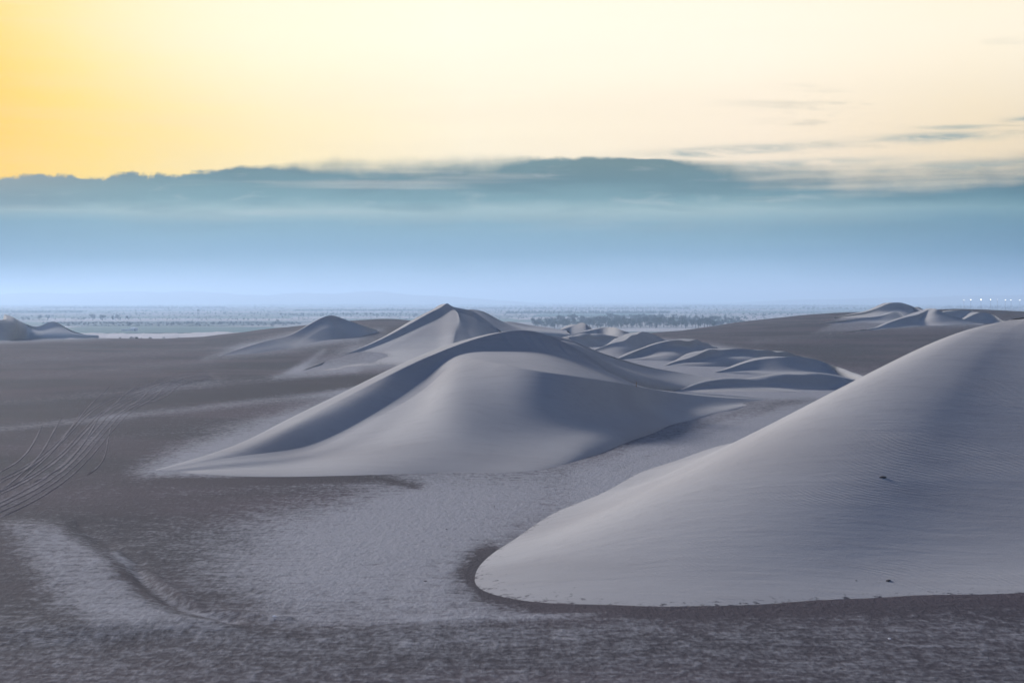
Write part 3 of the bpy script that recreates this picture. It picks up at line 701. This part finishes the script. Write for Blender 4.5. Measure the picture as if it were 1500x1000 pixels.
for k in range(52):
    px = 95 + 330 * (k + random.random()) / 52
    tree(px, random.uniform(476, 478.5), random.uniform(2.6, 4.6), 'low tree in the long hedge at the edge of the green field', 'trees of the long hedge', False, 1.6)
for k in range(24):
    tree(1170 + 130 * (k + random.random()) / 24, random.uniform(452.5, 454), random.uniform(2.2, 5), 'tiny far tree in the line left of the dark ridge', 'trees left of the ridge', False, 1.3)
for k in range(18):
    tree(1462 + 60 * (k + random.random()) / 18, random.uniform(466, 470), random.uniform(4, 7), 'hazy tree on the plain above the right dune', 'trees above the right dune', False, 1.2)

# ------------------------------------------------------------------ scrub far out on the plain: beyond counting
bv, bf = [], []
tmpl = []
for i in range(6):
    w = i * math.pi / 3; tmpl.append((math.cos(w), math.sin(w), 0.12))
tmpl += [(0.5 * math.cos(i * 2.1), 0.5 * math.sin(i * 2.1), .85) for i in range(3)]
tf = [(0,1,7),(1,2,7),(2,3,8),(3,4,8),(4,5,6),(5,0,6),(0,7,6),(2,8,7),(4,6,8),(6,7,8)]
for k in range(15000):
    py = HY + 2.0 + 27 * rng.random() ** 1.5; px = rng.uniform(-150, 1650)
    if math.sin(px * .021 + py * 1.1) + math.sin(px * .008 - py * .8 + 2) + rng.normal(0, .6) < .1 and rng.random() < .75: continue
    D = ground_y(py); s = rng.uniform(.5, 1.9) / FP * min(D, 9000) * .85
    x0, y0 = (px - 750) / FP * D, D; b0 = len(bv); ro = rng.uniform(0, 6.28); hz = s * rng.uniform(.8, 1.7)
    ca, sa = math.cos(ro), math.sin(ro)
    for (a_, b_, c_) in tmpl: 
        j = rng.uniform(.7, 1.25); bv.append((x0 + (a_ * ca - b_ * sa) * s * j, y0 + (a_ * sa + b_ * ca) * s * j, VALLEY + c_ * hz * j))
    bf += [tuple(b0 + i for i in f) for f in tf]
M_SCRUB = plain_mat('scrub', (0.03, 0.042, 0.034), (0.055, 0.065, 0.05), 0.01)
tag(link('scrub', raw_mesh('scrub', bv, bf), M_SCRUB), 'scattered desert scrub covering the hazy far plain', 'scrub', kind='stuff')
# belts of far woodland that read as one mass
bv, bf = [], []
for x0, x1, y0, y1, cnt, h0, h1 in [(740, 980, 458, 459.5, 420, 2.2, 4.5), (640, 1010, 452, 453, 420, 1.4, 3), (60, 330, 450, 452, 420, 1.2, 2.6), (-100, 120, 456, 458, 260, 1.5, 3), (430, 640, 454.5, 455.5, 260, 1.2, 2.8),
                                    (1000, 1300, 448, 449, 420, 1, 2.6), (330, 720, 446.5, 447.5, 420, .8, 2), (-150, 1650, 443, 444.5, 1500, .6, 1.7), (1380, 1650, 450, 452, 300, 1.5, 3), (1020, 1120, 471, 474, 60, 2.5, 4.5), (60, 440, 473, 475, 420, 1.6, 3.2)]:
    for k in range(cnt):
        py = rng.uniform(y0, y1); px = x0 + (x1 - x0) * rng.random() ** rng.choice([1, 1, .8, 1.3]); D = ground_y(py); s = rng.uniform(.8, 2.0) / FP * D; hz = rng.uniform(h0, h1) / FP * D
        x_, y_ = (px - 750) / FP * D, D; b0 = len(bv); ro = rng.uniform(0, 6.28); ca, sa = math.cos(ro), math.sin(ro)
        for (a_, b_, c_) in tmpl:
            j = rng.uniform(.7, 1.25); bv.append((x_ + (a_ * ca - b_ * sa) * s * j, y_ + (a_ * sa + b_ * ca) * s * j, VALLEY + c_ * hz * j))
        bf += [tuple(b0 + i for i in f) for f in tf]
tag(link('woodland', raw_mesh('woodland', bv, bf), M_SCRUB), 'hazy belts of far woodland along the horizon', 'woodland', kind='stuff')

# ------------------------------------------------------------------ shrubs on the sand apron
def bush_mesh(seed):
    r = random.Random(seed); vs, fs = [], []
    for j in range(110):
        d = Vector((r.gauss(0, 1), r.gauss(0, 1), abs(r.gauss(0, .8)))).normalized(); p = Vector((d.x * .5, d.y * .5, d.z * .55)) * r.uniform(.5, 1.1)
        a_ = Vector((r.gauss(0, 1), r.gauss(0, 1), r.gauss(0, 1))).normalized(); b_ = a_.orthogonal().normalized(); s = r.uniform(.05, .11); k = len(vs)
        vs += [p + a_ * s, p + b_ * s, p - a_ * s, p - b_ * s]; fs.append((k, k+1, k+2, k+3))
    return raw_mesh('shrub', vs, fs)
BM = [bush_mesh(i) for i in range(3)]
for px, py, w in [(176, 494.4, 4), (193, 493.5, 7), (200, 495.6, 6), (207, 495, 3), (220, 497, 5), (240, 494.6, 5), (262, 497, 3.5), (266, 496, 3), (284, 495, 3)]:
    D = 905.0; s = w / FP * D
    i = int((px - 40) / 410 * 159); j = [np.interp(D, V[:, i, 1], V[:, i, 2])][0]
    o = link('shrub', BM[px % 3], M_LEAF, loc=((px - 750) / FP * D, D, j - .05)); o.scale = (s, s, s * .8); o.rotation_euler.z = px
    tag(o, 'small dark shrub on the pale sand strip at the left', 'shrub', 'shrubs on the sand strip')

# ------------------------------------------------------------------ small built things on the plain
def box(vs, fs, x0, x1, y0, y1, z0, z1):
    k = len(vs); vs += [(x0,y0,z0),(x1,y0,z0),(x1,y1,z0),(x0,y1,z0),(x0,y0,z1),(x1,y0,z1),(x1,y1,z1),(x0,y1,z1)]
    fs += [tuple(k + i for i in f) for f in ((0,3,2,1),(4,5,6,7),(0,1,5,4),(1,2,6,5),(2,3,7,6),(3,0,4,7))]
M_WHITE = plain_mat('white_wall', (0.78, 0.78, 0.78), (0.70, 0.70, 0.70), .5)
M_ROOF = plain_mat('sheet_roof', (0.62, 0.63, 0.65), (0.55, 0.56, 0.58), .5)
M_DARK = plain_mat('dark_steel', (0.10, 0.10, 0.11), (0.14, 0.14, 0.15), 1.0)
D = ground_y(485.2); e = bpy.data.objects.new('shed', None); C.objects.link(e); e.location = ((196 - 750) / FP * D, D, VALLEY + .5)
tag(e, 'small white shed with low side wing in the green field', 'shed')
vs, fs = [], []; box(vs, fs, -3.2, 3.2, 0, 5, 0, 2.6); link('wall', raw_mesh('wall', vs, fs), M_WHITE, e)
link('roof', raw_mesh('roof', [(-3.5,-.3,2.6),(3.5,-.3,2.6),(3.5,5.3,2.6),(-3.5,5.3,2.6),(-3.5,2.5,3.3),(3.5,2.5,3.3)], [(0,1,5,4),(2,3,4,5),(0,4,3),(1,2,5),(0,3,2,1)]), M_ROOF, e)
vs, fs = [], []; box(vs, fs, -12.5, -3.25, .6, 4.4, 0, 1.3); link('side_wing', raw_mesh('side_wing', vs, fs), M_ROOF, e)
vs, fs = [], []; box(vs, fs, .6, 1.6, -.06, .02, 0, 2); link('door', raw_mesh('door', vs, fs), M_DARK, e)

D = ground_y(465.6); e = bpy.data.objects.new('lattice_mast', None); C.objects.link(e); e.location = ((290.5 - 750) / FP * D, D, VALLEY)
tag(e, 'thin twin legged mast on the pale field at the left', 'mast')
for sx in (-1.3, 1.3):
    vs, fs = [], []; box(vs, fs, sx - .22, sx + .22, -.22, .22, 0, 13.5); link('leg', raw_mesh('leg', vs, fs), M_DARK, e)
for z in (3, 6.5, 10): 
    vs, fs = [], []; box(vs, fs, -1.05, 1.05, -.12, .12, z, z + .25); link('crossbar', raw_mesh('crossbar', vs, fs), M_DARK, e)
vs, fs = [], []; box(vs, fs, -2.2, 1.8, -1, 1, 12.2, 14.2); link('platform', raw_mesh('platform', vs, fs), M_DARK, e)
vs, fs = [], []; box(vs, fs, -4.5, 3.5, -1.5, 1.5, 0, 1.1); link('plinth', raw_mesh('plinth', vs, fs), M_DARK, e)

ML, t, b = new_mat('lit_lamp'); b.inputs['Emission Color'].default_value = (1, .92, .78, 1); b.inputs['Emission Strength'].default_value = 4.0; b.inputs['Base Color'].default_value = (.8, .8, .75, 1)
where = ['leftmost of', 'second of', 'brightest of', 'fourth of', 'faint low one among', 'third from the right of', 'second from the right of', 'rightmost of']
for i, (px, py, s) in enumerate([(1412, 439.3, .8), (1422, 438.9, 1.1), (1437, 438.8, 1.5), (1451, 438.9, 1.1), (1461, 438.6, .6), (1472.6, 439.2, 1.15), (1481, 439.1, .9), (1494, 439.6, 1.0)]):
    D = 2500.0; H = CZ - (py - HY) / FP * D - VALLEY
    e = bpy.data.objects.new('light_mast', None); C.objects.link(e); e.location = ((px - 750) / FP * D, D, VALLEY)
    tag(e, f'lit mast lamp, {where[i]} the lights on the right horizon', 'light mast', 'lights on the right horizon')
    vs, fs = [], []; box(vs, fs, -.10, .10, -.10, .10, 0, H - .3); link('pole', raw_mesh('pole', vs, fs), M_DARK, e)
    bm = bmesh.new(); bmesh.ops.create_icosphere(bm, subdivisions=2, radius=.5 * s); bmesh.ops.scale(bm, vec=(1.1, .8, .75), verts=bm.verts)
    me = bpy.data.meshes.new('lamp'); bm.to_mesh(me); bm.free(); link('lamp', me, ML, e, (0, 0, H))

# ------------------------------------------------------------------ tyre tracks on the left flat
M_TRACK, t, b = new_mat('churned_sand'); p = pos(t)
t.links.new(mixc(t, mapr(t, noise(t, p, 1.3, 5, .7), .35, .65), (0.07, 0.062, 0.068), (0.135, 0.12, 0.128)).k, b.inputs['Base Color'])
def track(pts, width):
    q = np.linspace(0, len(pts) - 1, 26 * len(pts)); c = spline(range(len(pts)), np.array(pts, float), q)
    w3 = np.array([[ (x - 750) / FP * hit(x, y), hit(x, y)] for x, y in c])
    w3 = np.stack([smooth1(w3[:, 0].copy(), 6), smooth1(w3[:, 1].copy(), 6)], -1)
    d = np.gradient(w3, axis=0); d /= np.linalg.norm(d, axis=1)[:, None] + 1e-9; nn = np.stack([-d[:, 1], d[:, 0]], -1)
    prof = [(-1.0, -.015), (-.72, .022), (-.35, .012), (.35, .014), (.72, .026), (1.0, -.015)]
    wob = 1 + .25 * np.sin(q * 9 + width * 40) + .15 * np.sin(q * 23); V = np.zeros((6, len(q), 3)); width *= .75
    fade = np.clip(np.minimum(q, q[-1] - q) / .35, 0.05, 1)
    for i, (o_, z_) in enumerate(prof):
        xy = w3 + nn * (o_ * width * .5 * wob * fade)[:, None]; V[i, :, :2] = xy; V[i, :, 2] = zg(xy[:, 0], xy[:, 1]) + z_ + .006
    tag(link('tyre_track', grid_mesh('tyre_track', V), M_TRACK), kind='structure')
main = [(-40, 758), (40, 722), (110, 672), (165, 612), (215, 582), (265, 560), (310, 553)]
for k, (o0, o1, wd) in enumerate([(0, 0, .26), (-7, -4, .22), (-19, -8, .26), (-26, -11, .2), (9, 4, .18), (-40, -14, .2), (-47, -17, .16), (18, 7, .14)]):
    track([(x + (o0 + (o1 - o0) * i / 6) * (.5 if i > 3 else .9), y + (o0 + (o1 - o0) * i / 6) * .5 + 1.2 * math.sin(k * 2 + i * .7)) for i, (x, y) in enumerate(main)], wd)
for pts, wd in [([(255, 559), (225, 566), (205, 585), (170, 602)], .3), ([(275, 557), (245, 565), (225, 583), (190, 600)], .3), ([(290, 556), (260, 566), (243, 580), (200, 596)], .3),
                ([(205, 562), (180, 580), (160, 598), (130, 612)], .2), ([(160, 567), (140, 585), (118, 610), (85, 650), (40, 690)], .2), ([(62, 622), (45, 655), (20, 680), (-20, 700)], .22),
                ([(120, 602), (100, 632), (70, 668), (20, 712)], .2), ([(90, 612), (74, 640), (50, 676), (0, 720)], .2), ([(150, 600), (128, 640), (95, 680), (50, 706)], .2),
                ([(163, 622), (158, 645), (150, 675), (128, 696)], .12)]:
    track(pts, wd)
# tracks among the crescent dunes
for pts, wd in [([(935, 533), (985, 536), (1040, 545), (1085, 550)], .5), ([(925, 534), (980, 539), (1030, 548), (1070, 553)], .5), ([(1040, 539), (1080, 545), (1120, 550)], .45)]:
    track(pts, wd)

# ------------------------------------------------------------------ stones, twigs and the stake
M_STONE = plain_mat('dark_stone', (0.035, 0.03, 0.03), (0.07, 0.06, 0.06), 8.0)
M_LIGHTSTONE = plain_mat('white_stone', (0.75, 0.75, 0.74), (0.6, 0.6, 0.6), 8.0)
M_WOOD = plain_mat('weathered_wood', (0.30, 0.19, 0.12), (0.22, 0.14, 0.09), 6.0)
dg = None
def surface(px, py):
    """first surface the sight line meets, whichever dune or flat it is"""
    global dg
    if dg is None: bpy.context.view_layer.update(); dg = bpy.context.evaluated_depsgraph_get()
    d = Vector(((px - 750) / FP, 1, -(py - HY) / FP)).normalized()
    ok, loc, nrm, *_ = S.ray_cast(dg, Vector((0, 0, CZ)), d)
    return loc
def stone_mesh(seed):
    bm = bmesh.new(); bmesh.ops.create_icosphere(bm, subdivisions=2, radius=1); r = random.Random(seed)
    ax = [Vector((r.gauss(0, 1), r.gauss(0, 1), r.gauss(0, 1))).normalized() for _ in range(9)]
    for v_ in bm.verts:
        k = min([1.0] + [.72 / max(v_.co.dot(a_), .01) for a_ in ax if v_.co.dot(a_) > .72]); v_.co *= k
        v_.co.z *= .62
    me = bpy.data.meshes.new('stone'); bm.to_mesh(me); bm.free(); return me
spots = [(1293, 699, .17, 'dark stone high on the face of the right dune', 0), (1301, 850, .15, 'flat dark stone near the foot of the right dune', 0),
         (654, 775, .07, 'small dark stone on pale sand left of the right dune tip', 0), (623, 851, .09, 'dark stone on the rippled flat left of the gravel arc', 0),
         (292, 808, .09, 'lone dark stone on the rippled flat at the left', 0), (402, 902, .085, 'small bright white stone on the foreground flat', 1),
         (1303, 935, .08, 'pale stone on the dark gravel below the right dune', 1), (1254, 850, .05, 'tiny dark stone left of the flat stone at the dune foot', 0), (1143, 893, .06, 'small dark stone in the gravel under the right dune edge', 0)]
pend = [(surface(a_, b_), s, lb, k) for a_, b_, s, lb, k in spots]
tw, stk = surface(724, 744), surface(932, 566)
for i, (p_, s, lb, k) in enumerate(pend):
    o = link('stone', stone_mesh(i), M_LIGHTSTONE if k else M_STONE, loc=p_); o.scale = (s * 1.15, s * .8, s * .7); o.rotation_euler.z = i * 1.3
    tag(o, lb, 'stone', 'loose stones')
bm = bmesh.new()
def stick(bm, a_, b_, r0, r1):
    d = (Vector(b_) - Vector(a_)); m_ = bmesh.ops.create_cone(bm, cap_ends=True, segments=7, radius1=r0, radius2=r1, depth=d.length)
    q_ = d.to_track_quat('Z', 'Y'); mid_ = (Vector(a_) + Vector(b_)) / 2
    for v_ in m_['verts']: v_.co = q_ @ v_.co + mid_
stick(bm, (0, 0, -.05), (.03, 0, .22), .014, .008); stick(bm, (.015, 0, .09), (-.05, .02, .17), .008, .005)
me = bpy.data.meshes.new('twig'); bm.to_mesh(me); bm.free()
tag(link('twig', me, M_STONE, loc=tw), 'dark twig standing in pale sand between the two big dunes', 'twig')
bm = bmesh.new(); stick(bm, (0, 0, -.15), (.02, 0, .42), .05, .045); stick(bm, (.02, 0, .42), (.021, 0, .47), .045, .015)
me = bpy.data.meshes.new('stake'); bm.to_mesh(me); bm.free()
tag(link('stake', me, M_WOOD, loc=stk), 'short wooden stake at the right end of the middle dune crest', 'stake')

# ------------------------------------------------------------------ haze over the plain
bm = bmesh.new(); bmesh.ops.create_cube(bm, size=1)
for v_ in bm.verts: v_.co = Vector((v_.co.x * 90000, v_.co.y * 90000, (VALLEY - 5) if v_.co.z < 0 else 94))
me = bpy.data.meshes.new('haze'); bm.to_mesh(me); bm.free()
MH = bpy.data.materials.new('haze'); MH.use_nodes = True; t = MH.node_tree; t.nodes.clear()
pv = t.nodes.new('ShaderNodeVolumePrincipled'); o = t.nodes.new('ShaderNodeOutputMaterial'); t.links.new(pv.outputs[0], o.inputs['Volume'])
pv.inputs['Color'].default_value = (0.50, 0.69, 0.94, 1); pv.inputs['Density'].default_value = 0.00018; pv.inputs['Anisotropy'].default_value = 0.3
hz = link('haze', me, MH); tag(hz, 'thin blue evening haze over the plain', 'haze', kind='stuff')
